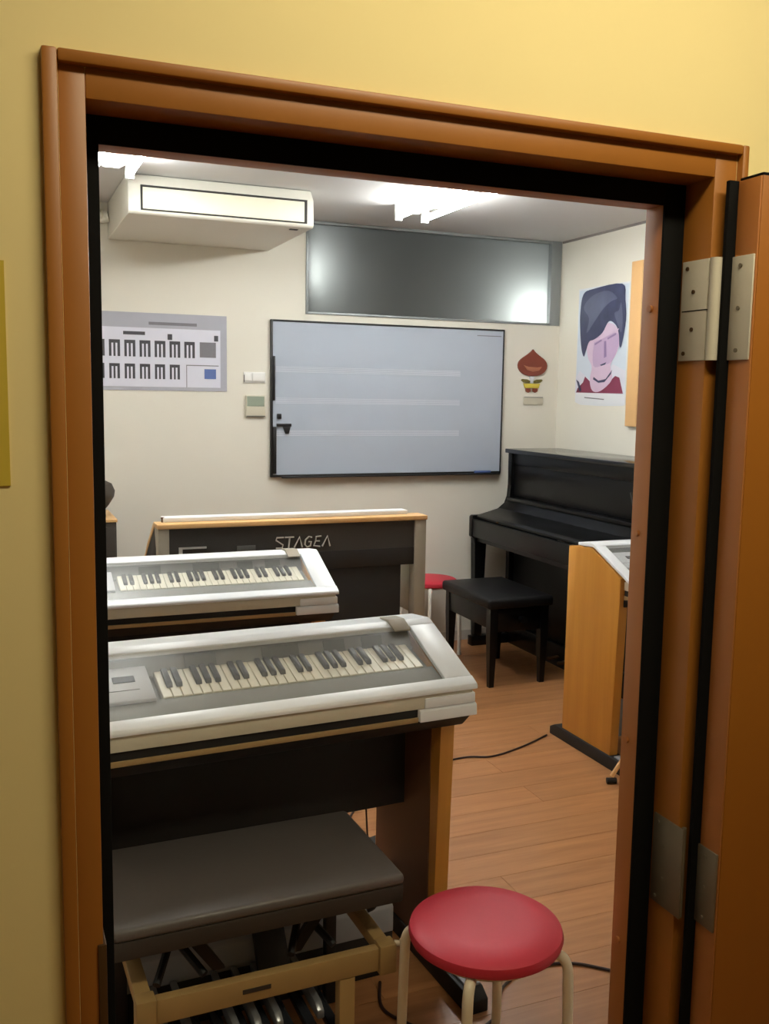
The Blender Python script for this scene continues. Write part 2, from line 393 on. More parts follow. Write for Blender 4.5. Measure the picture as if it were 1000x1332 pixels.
def door_frame():
    t = thing('trim_1', 'orange brown wooden door frame with black rubber seal', 'door frame', kind='structure')
    xo0, xo1, zo = 0.066, 1.118, 1.947           # casing outside
    xi0, xi1, zi = 0.084, 1.105, 1.932           # casing inside
    xr0, xr1, zr = 0.116, 1.062, 1.896           # band inside (rebate faces)
    xs0, xs1, zs = 0.136, 1.022, 1.862           # stop / clear opening
    yc, yr = YD - 0.013, 1.321
    bx('casing', 'frame_wood', xo0, xi0, yc, YD + 0.01, 0, zo, t, 0.003)
    bx('casing', 'frame_wood', xi1, xo1, yc, YD + 0.01, 0, zo, t, 0.003)
    bx('casing', 'frame_wood', xi0, xi1, yc, YD + 0.01, zi, zo, t, 0.003)
    bx('jamb', 'frame_wood', xi0 + 0.001, xr0, YD - 0.001, yr, 0, zi, t, 0.0015)
    bx('jamb', 'frame_wood', xr1, xi1 - 0.001, YD - 0.001, yr, 0, zi, t, 0.0015)
    bx('head', 'frame_wood', xr0, xr1, YD - 0.001, yr, zr, zi, t, 0.0015)
    # stop, behind the rubber seal
    bx('stop', 'jamb_wood', xr0 - 0.02, xs0, yr, YI, 0, zr, t, 0.0015)
    bx('stop', 'jamb_wood', xs1, xr1 + 0.03, yr, YI, 0, zr + 0.02, t, 0.0015)
    bx('stop', 'jamb_wood', xs0, xs1, yr, YI, zs, zr + 0.02, t, 0.0015)
    g = 0.005
    bx('seal', 'gasket', xr0, xs0 + 0.001, yr - g, yr - 0.0002, 0, zr, t, 0.001)
    bx('seal', 'gasket', xs1 - 0.001, xr1, yr - g, yr - 0.0002, 0, zr, t, 0.001)
    bx('seal', 'gasket', xs0, xs1, yr - g, yr - 0.0002, zs - 0.001, zr, t, 0.001)
    for y, z in ((1.341, 1.698), (1.347, 1.32), (1.349, 0.951), (1.346, 0.576)):
        MB().tube([(xs1 - 0.004, y, z), (xs1 + 0.002, y, z)], 0.006, 12).build('screw_cap', 'jamb_wood', t)
    bx('strike_plate', 'brass', xr0 - 0.007, xr0 + 0.004, YD - 0.004, YD + 0.05, 0.62, 0.816, t, 0.001)
    # hinge leaves fixed to the right jamb, one pale, one bare steel
    def leaf(m, z0, z1, screws, kr, yk):
        zc = (z0 + z1) / 2
        h = bx('hinge_leaf', m, xr1 - 0.004, xr1 - 0.0002, yk, 1.31, z0, z1, t, 0.001)
        MB().tube([(xr1 + 0.004, 1.2395, z0), (xr1 + 0.004, 1.2395, z1)], kr, 12).build('hinge_knuckle', m, h)
        if screws:
            bx('knuckle_gap', 'gasket', xr1 - 0.0046, xr1 + 0.0, YD - 0.004, 1.306, zc - 0.0008, zc + 0.0008, h)
        for (yy, zz) in ((1.297, z0 + 0.012), (1.28, zc - 0.03), (1.28, zc + 0.03), (1.297, z1 - 0.012)):
            MB().tube([(xr1 - 0.0058, yy, zz), (xr1 - 0.003, yy, zz)], 0.0035, 10).build('screw', 'brass' if screws else 'steel', h)
    leaf('white_paint', 1.612, 1.772, True, 0.0095, YD - 0.002)
    leaf('steel', 0.668, 0.828, False, 0.004, 1.233)
    # the door, folded back almost flat against the corridor wall
    d = thing('door_1', 'thick orange brown wooden door swung fully open', 'door', (1.09, 1.224, 0), -1.0, kind='structure')
    bx('door_leaf', 'door_wood', 0, 0.93, -0.05, 0, 0.01, 1.888, d, 0.002)
    bx('door_edge', 'jamb_wood', -0.003, 0, -0.049, -0.001, 0.01, 1.887, d, 0.0008)
    bx('seal', 'gasket', -0.019, 0.92, 0.0005, 0.009, 0.01, 1.888, d, 0.001)
    bx('seal', 'gasket', 0.0, 0.93, -0.05, 0.0, 1.888, 1.892, d, 0.001)
    for m, z0, z1 in (('white_paint', 1.612, 1.772), ('steel', 0.668, 0.805)):
        h = bx('hinge_leaf', m, -0.0065, -0.003, -0.047, 0.0, z0, z1, d, 0.001)
        for zz in (z0 + 0.015, (z0 + z1) / 2, z1 - 0.015):
            MB().tube([(-0.0085, -0.02, zz), (-0.004, -0.02, zz)], 0.0035, 10).build('screw', 'steel', h)
    n = MB().box(-0.075, 0.019, YD - 0.0022, YD - 0.0002, 1.432, 1.70).build('notice_sheet', 'notice')
    tag(n, 'plain yellow paper notice on the corridor wall beside the frame', 'paper')
door_frame()

# ------------------------------------------------------------------ electronic organ (local: x -1..0, y 0 = player's edge, facing -y)
def make_organ():
    t = thing('electronic_organ', '', 'organ', group='electronic organs with see-through key covers')
    W_ = 1.0
    # wooden side panels on black feet
    side = [(0.06, 0.055), (0.44, 0.055), (0.44, 0.90), (0.36, 0.915), (0.26, 0.912), (0.02, 0.80), (0.03, 0.70)]
    legp = [(0.075, 0.055), (0.44, 0.055), (0.44, 0.895), (0.36, 0.902), (0.27, 0.912), (0.16, 0.862), (0.055, 0.815), (0.055, 0.70)]
    for x0, x1 in ((-W_, -W_ + 0.04), (-0.075, -0.035)):
        MB().prism(legp, 'x', x0, x1, 0.0015).build('side_panel', 'organ_wood', t)
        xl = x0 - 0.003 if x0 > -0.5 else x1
        bx('inner_shade', 'shade_brown', xl, xl + 0.003, 0.104, 0.43, 0.056, 0.69, t)  # dark sheet over the inner face, standing in for the shade under the keybed
        f = MB().prism([(-0.13, 0), (0.53, 0), (0.53, 0.035), (0.49, 0.055), (-0.10, 0.055), (-0.13, 0.035)], 'x', x0 - 0.008, x1 + 0.012, 0.003).build('foot', 'organ_black', t)
        bx('foot_cap', 'foot_grey', x0 + 0.004, x1 + 0.006, -0.10, 0.05, 0.0552, 0.062, f, 0.002)
    # keybed
    bx('keybed', 'cream', -W_ + 0.02, -0.01, 0.008, 0.44, 0.766, 0.802, t, 0.003)
    bx('front_slot', 'slot', -W_ + 0.02, -0.165, 0.016, 0.05, 0.744, 0.766, t)
    MB().prism([(0.012, 0.731), (0.06, 0.725), (0.06, 0.744), (0.010, 0.744)], 'x', -W_ + 0.02, -0.165, 0.001).build('front_rail', 'tan', t)
    MB().prism([(0.0, 0.734), (0.44, 0.728), (0.44, 0.7655), (0.008, 0.7655), (0.002, 0.762)], 'x', -0.165, -0.0, 0.002).build('end_block', 'lid_white', t)
    MB().prism([(0.004, 0.7665), (0.004, 0.793), (0.06, 0.797), (0.06, 0.7665)], 'x', -0.15, -0.004, 0.003).build('end_block', 'lid_white', t)
    MB().prism([(0.05, 0.694), (0.44, 0.68), (0.44, 0.727), (0.06, 0.7245), (0.012, 0.730)], 'x', -W_ + 0.02, -0.012, 0.004).build('under_tray', 'organ_black', t)
    bx('modesty_panel', 'panel_black', -W_ + 0.04, -0.076, 0.25, 0.27, 0.41, 0.684, t, 0.002)
    bx('kick_panel', 'kick', -W_ + 0.04, -0.078, 0.335, 0.35, 0.02, 0.19, t, 0.002)
    # deck below the cover
    MB().prism([(0.02, 0.8022), (0.223, 0.8022), (0.223, 0.858), (0.112, 0.826), (0.108, 0.842), (0.032, 0.818), (0.02, 0.808)], 'x', -W_ + 0.051, -0.076).build('deck', 'deck', t)
    MB().prism([(0.2245, 0.803), (0.36, 0.803), (0.36, 0.906), (0.256, 0.912), (0.232, 0.865), (0.2245, 0.865)], 'x', -W_ + 0.02, -0.04, 0.001).build('back_deck', 'deck', t)
    for xa, xb in ((-0.70, -0.62), (-0.50, -0.40), (-0.33, -0.27), (-0.22, -0.16)):
        MB().prism([(0.236, 0.873), (0.250, 0.900), (0.2485, 0.901), (0.2345, 0.874)], 'x', xa, xb).build('button_row', 'deck_dark', t)
    cp = MB().prism([(0.098, 0.842), (0.224, 0.8585), (0.224, 0.893), (0.098, 0.851)], 'x', -W_ + 0.052, -0.80, 0.002).build('control_panel', 'ctrl', t)
    MB().prism([(0.165, 0.8735), (0.187, 0.8808), (0.1865, 0.8825), (0.1645, 0.8752)], 'x', -0.885, -0.835).build('display', 'lcd', cp)
    bx('seam', 'deck_dark', -0.93, -0.83, 0.135, 0.137, 0.860, 0.8645, cp)
    # one manual of 49 keys
    kx0, wk = -0.782, 0.0235
    wkey = MB().box(0, wk - 0.0012, 0, 0.113, 0, 0.018, 0.0015, 1).build('white_key', 'key_white', t)
    bkey = MB().prism([(0, 0), (0.074, 0), (0.074, 0.009), (0.007, 0.009)], 'x', -0.0072, 0.0072, 0.001, 1).build('black_key', 'key_black', t)
    ky, kz = 0.113, 0.828; ka = math.radians(16.5)
    for i in range(29):
        if i == 0: wkey.location = (kx0, ky, kz); wkey.rotation_euler.x = ka
        else: inst(wkey, (kx0 + i * wk, ky, kz), t)
    first = True
    for i in range(28):
        if i % 7 in (0, 1, 3, 4, 5):
            p = (kx0 + (i + 1) * wk - 0.0006, ky + 0.036 * math.cos(ka) - 0.0182 * math.sin(ka), kz + 0.036 * math.sin(ka) + 0.0182 * math.cos(ka))
            if first: bkey.location = p; bkey.rotation_euler.x = ka; first = False
            else: inst(bkey, p, t)
    # key cover: white frame round a clear sheet, rising to the back
    z0, z1, yb = 0.817, 0.932, 0.262
    def lid(ya, yb_, drop=0.0, th=0.014):
        za = z0 + (z1 - z0) * ya / 0.262 - drop; zb = z0 + (z1 - z0) * yb_ / 0.262 - drop
        return [(ya, za - th), (yb_, zb - th), (yb_, zb), (ya, za)]
    lf = MB().prism([(0.0, 0.803)] + lid(0.0, 0.032)[1:3] + [(0.004, 0.817), (0.0, 0.812)], 'x', -W_, 0.0, 0.002).build('cover_frame', 'lid_white', t)
    MB().prism(lid(0.0321, 0.24), 'x', -0.078, -0.002, 0.002).build('cover_frame', 'lid_white', t)
    MB().prism(lid(0.0321, 0.24), 'x', -W_, -W_ + 0.05, 0.002).build('cover_frame', 'lid_white', t)
    MB().prism([lid(0.2401, 0.262)[0], (0.262, 0.918), (0.37, 0.907), (0.37, 0.921), (0.268, 0.932), lid(0.2401, 0.262)[3]], 'x', -W_, -0.002, 0.002).build('cover_frame', 'lid_white', t)
    MB().prism(lid(0.0325, 0.2395, 0.003, 0.003), 'x', -W_ + 0.0505, -0.0785).build('cover_sheet', 'acrylic', t)
    MB().prism([(0.215, 0.9135), (0.262, 0.934), (0.31, 0.930), (0.31, 0.935), (0.258, 0.939), (0.213, 0.918)], 'x', -0.135, -0.085, 0.002).build('cover_hinge', 'post_grey', t)
    bx('rear_panel', 'organ_black', -W_ + 0.04, -0.076, 0.40, 0.43, 0.36, 0.905, t, 0.002)
    bx('power_inlet', 'deck_dark', -0.2, -0.14, 0.27, 0.30, 0.43, 0.46, t, 0.002)
    return t
org = make_organ()
org['label'] = 'nearest organ with clear key cover, behind the grey padded bench'
org.location = (1.135, 2.12, 0); org.rotation_euler.z = math.radians(3.5)
org2 = copy_tree(org); org2.location = (1.185, 3.33, 0); org2.rotation_euler.z = 0
org2['label'] = 'second organ with clear key cover, between nearest organ and dark organ back'
org3 = copy_tree(org); org3.location = (3.362, 3.155, 0); org3.rotation_euler.z = 0
org3['label'] = 'organ with yellow wood side panel beside the piano, cut by right jamb'

# ------------------------------------------------------------------ organ turned away, its back towards the door
def back_organ():
    t = thing('turned_organ', 'organ seen from behind, dark cloth back with wooden top rail and silver lettering', 'organ', (0.615, 3.94, 0))
    w = 1.205
    prof = [(0.0, 0.03), (0.40, 0.03), (0.40, 0.62), (0.46, 0.66), (0.47, 0.74), (0.30, 0.86), (0.12, 0.985), (0.0, 0.985)]
    for x0, x1 in ((0.0, 0.045), (w - 0.055, w)):
        MB().prism([(0.0, 0.03), (0.06, 0.03), (0.06, 0.90), (0.10, 0.985), (0.0, 0.985)], 'x', x0, x1, 0.002).build('post', 'post_grey', t)
        MB().prism([(0.062, 0.55), (0.40, 0.55), (0.46, 0.66), (0.47, 0.74), (0.30, 0.86), (0.12, 0.975), (0.10, 0.975), (0.062, 0.90)], 'x', x0 + 0.002, x1 - 0.01, 0.002).build('side_cheek', 'panel_black' if x0 < 0.5 else 'cream', t)
        MB().prism([(0.10, 0.986), (0.12, 0.976), (0.30, 0.861), (0.47, 0.741), (0.475, 0.752), (0.31, 0.880), (0.13, 0.998)], 'x', x0, x1, 0.001).build('cheek_rail', 'cap_wood', t)
        MB().prism([(-0.03, 0), (0.5, 0), (0.5, 0.03), (-0.03, 0.03)], 'x', x0, x1, 0.002).build('foot', 'organ_black', t)
    bx('top_rail', 'cap_wood', -0.004, w + 0.004, -0.006, 0.10, 0.986, 1.006, t, 0.003)
    bx('lid', 'lid_white', 0.03, w - 0.07, 0.055, 0.12, 1.0065, 1.026, t, 0.003)
    bx('back_cloth', 'charcoal', 0.0455, w - 0.0555, 0.012, 0.03, 0.862, 0.9855, t)
    bx('back_rail', 'panel_black', 0.0455, w - 0.0555, 0.008, 0.03, 0.782, 0.8615, t, 0.002)
    bx('lower_panel', 'panel_black', 0.0455, w - 0.115, 0.02, 0.04, 0.12, 0.7815, t, 0.001)
    bx('keybed', 'organ_black', 0.046, w - 0.14, 0.05, 0.46, 0.60, 0.70, t, 0.003)
    MB().tube([(0.03, 0.07, 1.006), (0.03, 0.07, 1.018), (0.03, 0.07, 1.027)], [0.006, 0.006, 0.008], 12).build('stud', 'brass', t)
    bx('name_plate', 'label_silver', 0.085, 0.20, 0.007, 0.0118, 0.898, 0.906, t)
    bx('name_plate', 'label_silver', 0.085, 0.10, 0.007, 0.0118, 0.876, 0.898, t)
    bx('socket_plate', 'deck_dark', 0.33, 0.41, 0.007, 0.0118, 0.876, 0.902, t, 0.001)
    # lettering
    L = {'S': [[(1, 1), (0.1, 1), (0.0, .75), (.9, .3), (.8, 0), (0, 0)]], 'T': [[(-.1, 1), (1.1, 1)], [(.55, 1), (.4, 0)]],
         'A': [[(-.1, 0), (.6, 1), (.95, 0)]], 'G': [[(1.0, .9), (.6, 1), (.15, .7), (.05, .25), (.35, 0), (.8, .1), (.9, .5), (.55, .5)]],
         'E': [[(1.0, 1), (.3, .95), (.25, .55), (.8, .52)], [(.25, .55), (.0, .1), (.85, 0)]]}
    x = 0.50; hgt, wd = 0.046, 0.034
    for ch in 'STAGEA':
        m = MB()
        for st in L[ch]:
            m.tube([(x + p[0] * wd, 0.0085, 0.884 + p[1] * hgt) for p in st], 0.0036, 6)
        m.build('letter', 'label_silver', t)
        x += 0.0425
back_organ()

# ------------------------------------------------------------------ upright piano (local: x along the keyboard, y 0 = front, faces -y)
def piano():
    t = thing('upright_piano', 'black upright piano with closed lid against the right wall', 'piano', (2.715, 5.25, 0), -90)
    w = 1.5
    cheek = [(0.27, 0.0), (0.62, 0.0), (0.62, 1.20), (0.262, 1.20), (0.265, 1.0), (0.262, 0.93), (0.245, 0.885), (0.20, 0.85), (0.14, 0.828), (0.08, 0.82), (0.01, 0.82), (0.0, 0.81), (0.0, 0.69), (0.01, 0.68), (0.27, 0.66)]
    for x0, x1 in ((0, 0.04), (w - 0.04, w)):
        MB().prism(cheek, 'x', x0, x1, 0.003).build('end_panel', 'piano', t)
    bx('top_lid', 'piano_gloss', -0.012, w + 0.012, 0.245, 0.63, 1.20, 1.226, t, 0.004)
    bx('upper_panel', 'piano_panel', 0.041, w - 0.041, 0.285, 0.305, 0.93, 1.199, t, 0.002)
    bx('upper_rail', 'piano', 0.041, w - 0.041, 0.275, 0.305, 1.13, 1.199, t, 0.002)
    bx('music_shelf', 'piano', 0.041, w - 0.041, 0.235, 0.30, 0.905, 0.929, t, 0.004)
    fb = MB().prism([(0.235, 0.904), (0.26, 0.904), (0.26, 0.85), (0.05, 0.80), (0.03, 0.80), (0.03, 0.815), (0.05, 0.826), (0.19, 0.86)], 'x', 0.041, w - 0.041, 0.002).build('fallboard', 'piano', t)
    bx('fallboard_knob', 'brass', 0.3, 0.32, 0.022, 0.03, 0.803, 0.813, fb, 0.002)
    bx('key_slip', 'piano_panel', 0.041, w - 0.041, 0.004, 0.03, 0.69, 0.798, t, 0.003)
    bx('key_bed', 'piano', 0.041, w - 0.041, 0.03, 0.27, 0.66, 0.70, t)
    bx('lower_panel', 'piano_panel', 0.041, w - 0.041, 0.30, 0.32, 0.13, 0.659, t, 0.002)
    bx('bottom_board', 'piano', 0.041, w - 0.041, 0.27, 0.33, 0.0, 0.129, t, 0.003)
    for x in (0.005, w - 0.055):
        MB().prism([(0.03, 0.06), (0.08, 0.06), (0.095, 0.64), (0.10, 0.679), (0.01, 0.679), (0.018, 0.64)], 'x', x, x + 0.05, 0.003).build('leg', 'piano', t)
        bx('toe_block', 'piano', x - 0.003, x + 0.053, 0.01, 0.2695, 0.0, 0.06, t, 0.004)
    for x in (0.64, 0.75, 0.86):
        MB().prism([(0.2, 0.05), (0.30, 0.06), (0.30, 0.07), (0.2, 0.065)], 'x', x - 0.015, x + 0.015, 0.003).build('pedal', 'brass', t)
    # bench in front of it
    b = thing('piano_bench', 'black padded piano bench in front of the upright piano', 'bench', (2.585, 4.65, 0))
    sx, sy = 0.20, 0.29
    MB().box(-sx, sx, -sy, sy, 0.43, 0.487, 0.018, 3).build('seat', 'bench_vinyl', b)
    for x in (-1, 1):
        bx('apron', 'piano', x * 0.165 - 0.01, x * 0.165 + 0.01, -0.225, 0.225, 0.32, 0.432, b, 0.002)
        bx('apron', 'piano', -0.135, 0.135, x * 0.248 - 0.01, x * 0.248 + 0.01, 0.30, 0.432, b, 0.002)
        for y in (-1, 1):
            cx, cy = x * 0.155, y * 0.248
            MB().loft([[(cx + i * r, cy + j * r, z) for i, j in ((-1, -1), (1, -1), (1, 1), (-1, 1))] for r, z in ((0.014, 0), (0.023, 0.30), (0.023, 0.43))]).build('leg', 'piano', b)
    MB().tube([(0.0, -0.27, 0.37), (0.0, -0.32, 0.37)], [0.012, 0.02], 14).build('height_knob', 'piano', b)
piano()

# ------------------------------------------------------------------ organ bench (adjustable, scissor lift) with its low frame
def organ_bench():
    t = thing('organ_bench', 'grey padded organ bench on a tan frame in the foreground', 'bench', (0.495, 2.005, 0), 1.5)
    # padded seat
    hx, hy = 0.315, 0.18
    MB().box(-hx, hx, -hy, hy, 0.472, 0.50, 0.012, 4).build('seat', 'seat_grey', t)
    MB().box(-hx + 0.002, hx - 0.002, -hy + 0.002, hy - 0.002, 0.433, 0.4745, 0.006, 2).build('seat_base', 'seat_side', t)
    # tan frame
    zf, yf, ybk = 0.352, -0.19, 0.02
    bx('front_bar', 'bench_tan', -0.235, 0.245, yf - 0.012, yf + 0.012, zf - 0.052, zf, t, 0.003)
    bx('maker_plate', 'seat_side', -0.06, 0.0, yf - 0.0136, yf - 0.0118, zf - 0.03, zf - 0.021, t)
    for x in (-0.255, 0.265):
        br = bx('corner_bracket', 'bench_tan', x - 0.02, x + 0.02, yf - 0.018, yf + 0.02, zf - 0.062, zf + 0.006, t, 0.004)
        bx('side_rail', 'bench_tan', x - 0.016, x + 0.016, yf + 0.021, 0.17, zf - 0.03, zf - 0.002, t, 0.003)
    bx('rear_bar', 'bench_tan', -0.238, 0.248, 0.15, 0.17, zf - 0.035, zf - 0.004, t, 0.003)
    MB().tube([(0.285, yf, zf - 0.002), (0.298, yf - 0.004, zf - 0.004), (0.306, yf - 0.004, zf + 0.004)], 0.007, 10).build('bracket_hook', 'leg_cream', t)
    for x in (-0.258, 0.172):
        bx('leg', 'bench_tan', x - 0.018, x + 0.018, yf - 0.011, yf + 0.019, 0.0, zf - 0.053, t, 0.003)
    for x in (-0.255, 0.265):
        bx('leg', 'bench_black', x - 0.014, x + 0.014, 0.145, 0.172, 0.0, zf - 0.036, t, 0.003)
    # scissor lift
    for x in (-0.17, 0.12):
        for s in (-1, 1):
            MB().tube([(x - s * 0.05, -0.12, zf - 0.02), (x + s * 0.05, 0.06, 0.432)], 0.009, 8).build('scissor_arm', 'bench_black', t)
    for s in (-1, 1):
        MB().prism([(s * 0.16 - s * 0.075 - 0.012, zf - 0.03), (s * 0.16 - s * 0.075 + 0.016, zf - 0.03), (s * 0.16 + 0.02, 0.431), (s * 0.16 - 0.014, 0.431)], 'y', -0.10, -0.085, 0.002).build('scissor_arm', 'bench_black', t)
    MB().tube(smooth_path([(0.285, -0.06, 0.432), (0.292, -0.06, 0.40), (0.292, -0.06, 0.37), (0.275, -0.06, 0.362)], 4), 0.008, 8).build('lever_hook', 'bench_black', t)
    return t
ob = organ_bench()

def pedalboard():
    t = thing('pedalboard', 'row of dark organ foot pedals under the grey bench', 'pedalboard', (0.56, 2.10, 0), 2.5)
    bx('base', 'organ_black', -0.345, 0.40, 0.108, 0.235, 0.0, 0.12, t, 0.004)
    MB().prism([(0.105, 0.1205), (0.235, 0.1205), (0.235, 0.235), (0.15, 0.235), (0.105, 0.19)], 'x', -0.345, 0.40, 0.004).build('cover', 'kick', t)
    bx('front_rail', 'organ_black', -0.285, 0.16, -0.265, -0.235, 0.0, 0.035, t, 0.004)
    i = 0
    for k in range(9):
        x = -0.268 + k * 0.05
        MB().prism([(-0.25, 0.055), (0.10, 0.085), (0.10, 0.10), (-0.24, 0.085), (-0.255, 0.075)], 'x', x - 0.012, x + 0.012, 0.003).build('pedal', 'pedal_dark', t)
        if k % 7 in (0, 1, 3, 4, 5) and k < 8:
            MB().prism([(-0.12, 0.09), (0.10, 0.10), (0.10, 0.135), (-0.10, 0.125), (-0.12, 0.11)], 'x', x + 0.025 - 0.009, x + 0.025 + 0.009, 0.004).build('raised_pedal', 'pedal_light', t)
    for x in (0.04,):
        MB().prism([(0.01, 0.14), (0.10, 0.275), (0.115, 0.27), (0.03, 0.125)], 'x', x - 0.04, x + 0.04, 0.004).build('expression_pedal', 'organ_black', t)
        bx('pedal_stem', 'organ_black', x - 0.01, x + 0.01, 0.05, 0.1045, 0.145, 0.165, t)
pedalboard()

# ------------------------------------------------------------------ round stools
def stool(label, loc, rz, legmat, name='round_stool'):
    t = thing(name, label, 'stool', loc, rz, group='round red stools')
    MB().lathe([(0.02, 0.428), (0.148, 0.428), (0.158, 0.434), (0.161, 0.444), (0.158, 0.455), (0.146, 0.463), (0.10, 0.467), (0.04, 0.468), (0.004, 0.468)], 56).build('seat', 'red', t)
    MB().lathe([(0.10, 0.416), (0.135, 0.416), (0.135, 0.4275), (0.10, 0.4275)], 40).build('seat_ring', legmat, t)
    for k in range(4):
        a = k * math.pi / 2; c, s = math.cos(a), math.sin(a)
        raw = [(0.10, 0.42), (0.14, 0.421), (0.160, 0.415), (0.170, 0.398), (0.173, 0.37), (0.176, 0.25), (0.181, 0.012)]
        pts = smooth_path([(r * c, r * s, z) for r, z in raw], 4)
        leg = MB().tube(pts, 0.011, 12).build('leg', legmat, t)
        MB().tube([(0.181 * c, 0.181 * s, 0.0), (0.181 * c, 0.181 * s, 0.02)], 0.0135, 12).build('rubber_tip', 'leg_white', leg)
    return t
stool('round red vinyl stool with cream legs, nearest the doorway', (0.92, 1.655, 0), 51, 'leg_cream')
stool('round red stool with white legs, far back beside the piano bench', (2.40, 5.12, 0), 65, 'leg_white')

# ------------------------------------------------------------------ things on the back wall
def wall_things():
    yb = YB
    # whiteboard
    t = thing('whiteboard', 'wide wall whiteboard with thin black frame and faint music staves', 'whiteboard', (2.225, yb, 1.065))
    x0, x1, z0, z1 = -0.75, 0.75, 0.0, 0.895
    bx('board', 'board', x0 + 0.012, x1 - 0.008, -0.018, -0.006, z0 + 0.014, z1 - 0.01, t)
    bx('frame_side', 'black_frame', x0, x0 + 0.012, -0.024, 0.0, z0, z1, t, 0.002)
    bx('frame_side', 'black_frame', x1 - 0.008, x1, -0.024, 0.0, z0, z1, t, 0.002)
    bx('frame_rail', 'black_frame', x0 + 0.012, x1 - 0.008, -0.024, 0.0, z1 - 0.010, z1, t, 0.002)
    bx('frame_rail', 'black_frame', x0 + 0.012, x1 - 0.008, -0.026, 0.0, z0, z0 + 0.014, t, 0.002)
    bx('pen_tray', 'black_frame', x0 + 0.06, x1 - 0.02, -0.055, -0.0265, z0 - 0.004, z0 + 0.004, t, 0.002)
    for zc in (0.616, 0.438, 0.252):
        for k in range(5):
            bx('stave', 'stave', x0 + 0.03, x0 + 1.20, -0.0188, -0.0181, zc - 0.014 + k * 0.007, zc - 0.011 + k * 0.007, t)
    bx('title_mark', 'print_mid', x1 - 0.19, x1 - 0.02, -0.0188, -0.0181, z1 - 0.045, z1 - 0.040, t)
    bx('side_strip', 'black_frame', x0 + 0.0125, x0 + 0.032, -0.03, -0.0185, 0.02, 0.29, t, 0.002)
    bx('side_strip', 'black_frame', x0 + 0.0125, x0 + 0.024, -0.03, -0.0185, 0.44, 0.69, t, 0.002)
    mg = bx('magnet', 'black_frame', x0 + 0.036, x0 + 0.062, -0.03, -0.0185, 0.335, 0.365, None, 0.004)
    mg.location = (2.225, yb, 1.065); tag(mg, 'small square black magnet on the left of the whiteboard', 'magnet')
    mh = thing('magnet_hook', 'black magnetic hook below the square magnet on the whiteboard', 'hook', (2.225, yb, 1.065))
    bx('bar', 'black_frame', x0 + 0.034, x0 + 0.12, -0.032, -0.0185, 0.292, 0.308, mh, 0.002)
    MB().prism([(x0 + 0.07, 0.291), (x0 + 0.115, 0.291), (x0 + 0.105, 0.25), (x0 + 0.085, 0.25)], 'y', -0.032, -0.019, 0.002).build('clip', 'black_frame', mh)
    mk = MB().tube([(2.78, yb - 0.042, 1.0775), (2.89, yb - 0.042, 1.0775)], 0.008, 10).build('marker_pen', 'print_blue')
    tag(mk, 'blue marker pen lying in the whiteboard tray', 'marker')
    # keyboard poster
    t = thing('keyboard_poster', 'grey poster printed with a two row keyboard, left of the whiteboard', 'poster', (0.40, yb - 0.001, 1.55))
    pw, ph = 0.826, 0.415
    bx('paper', 'paper_grey', 0, pw, -0.003, 0, 0, ph, t)
    def pr(m, a, b, c, d, lay=0):
        bx('print', m, a, b, -0.0034 - 0.0004 * lay, -0.0031 - 0.0004 * lay, c, d, t)
    pr('print_mid', 0.40, 0.66, 0.352, 0.368)
    pr('paper_grey', 0.69, 0.82, 0.335, 0.40, 0)
    pr('print_white', 0.02, 0.79, 0.02, 0.335)
    pr('print_dark', 0.265, 0.38, 0.296, 0.314, 1)
    pr('print_dark', 0.50, 0.525, 0.275, 0.306, 1); pr('print_dark', 0.755, 0.778, 0.275, 0.306, 1)
    for x in [0.03 + i * 0.080 for i in range(9)]:
        if x < 0.62:
            pr('print_dark', x, x + 0.058, 0.18, 0.268, 1)
            for q in (0.013, 0.034): pr('print_white', x + q, x + q + 0.010, 0.18, 0.25, 2)
    pr('print_mid', 0.675, 0.765, 0.185, 0.268, 1)
    for x in [0.03 + i * 0.080 for i in range(7)]:
        pr('print_dark', x, x + 0.055, 0.062, 0.142, 1)
        for q in (0.012, 0.032): pr('print_white', x + q, x + q + 0.010, 0.062, 0.126, 2)
    pr('print_mid', 0.60, 0.78, 0.138, 0.143, 1); pr('print_mid', 0.60, 0.604, 0.02, 0.138, 1)
    pr('print_blue', 0.70, 0.765, 0.068, 0.122, 1)
    # switch and thermostat
    t = thing('wall_switch', 'white wall switch plate above the grey room controller', 'switch', (1.383, yb, 1.632))
    bx('plate', 'switch', -0.062, 0.064, -0.008, 0, -0.03, 0.03, t, 0.002)
    bx('rocker', 'switch', -0.058, -0.018, -0.014, -0.008, -0.02, 0.022, t, 0.003)
    bx('rocker', 'switch', -0.012, 0.058, -0.016, -0.008, -0.022, 0.026, t, 0.003)
    bx('shadow_gap', 'ac_dark', -0.061, -0.057, -0.009, -0.0079, -0.026, 0.014, t)
    t = thing('room_controller', 'beige air conditioner controller with green grey screen below the switch', 'thermostat', (1.388, yb, 1.472))
    bx('case', 'cream', -0.056, 0.056, -0.018, 0, -0.06, 0.06, t, 0.003)
    bx('screen', 'lcd_green', -0.05, 0.05, -0.0195, -0.018, -0.002, 0.054, t)
    bx('lower_edge', 'deck_dark', -0.054, 0.054, -0.0195, -0.018, -0.060, -0.055, t)
    # chestnut ornament
    t = thing('chestnut_ornament', 'brown paper chestnut with olive leaves on the wall by the corner', 'ornament', (3.19, yb, 1.68))
    R_ = 0.105
    prof = [(0.0, 0.168), (0.014, 0.152), (0.045, 0.130), (0.085, 0.104), (0.106, 0.075), (0.104, 0.050), (0.085, 0.024), (0.05, 0.004), (0.0, -0.002)]
    prof = [(p.x, p.y) for p in smooth_path([(x, z, 0) for x, z in prof], 3)]
    outl = prof + [(-x, z) for x, z in prof[-2:0:-1]]
    MB().prism(outl, 'y', -0.012, 0.0, 0.004).build('nut', 'chestnut', t)
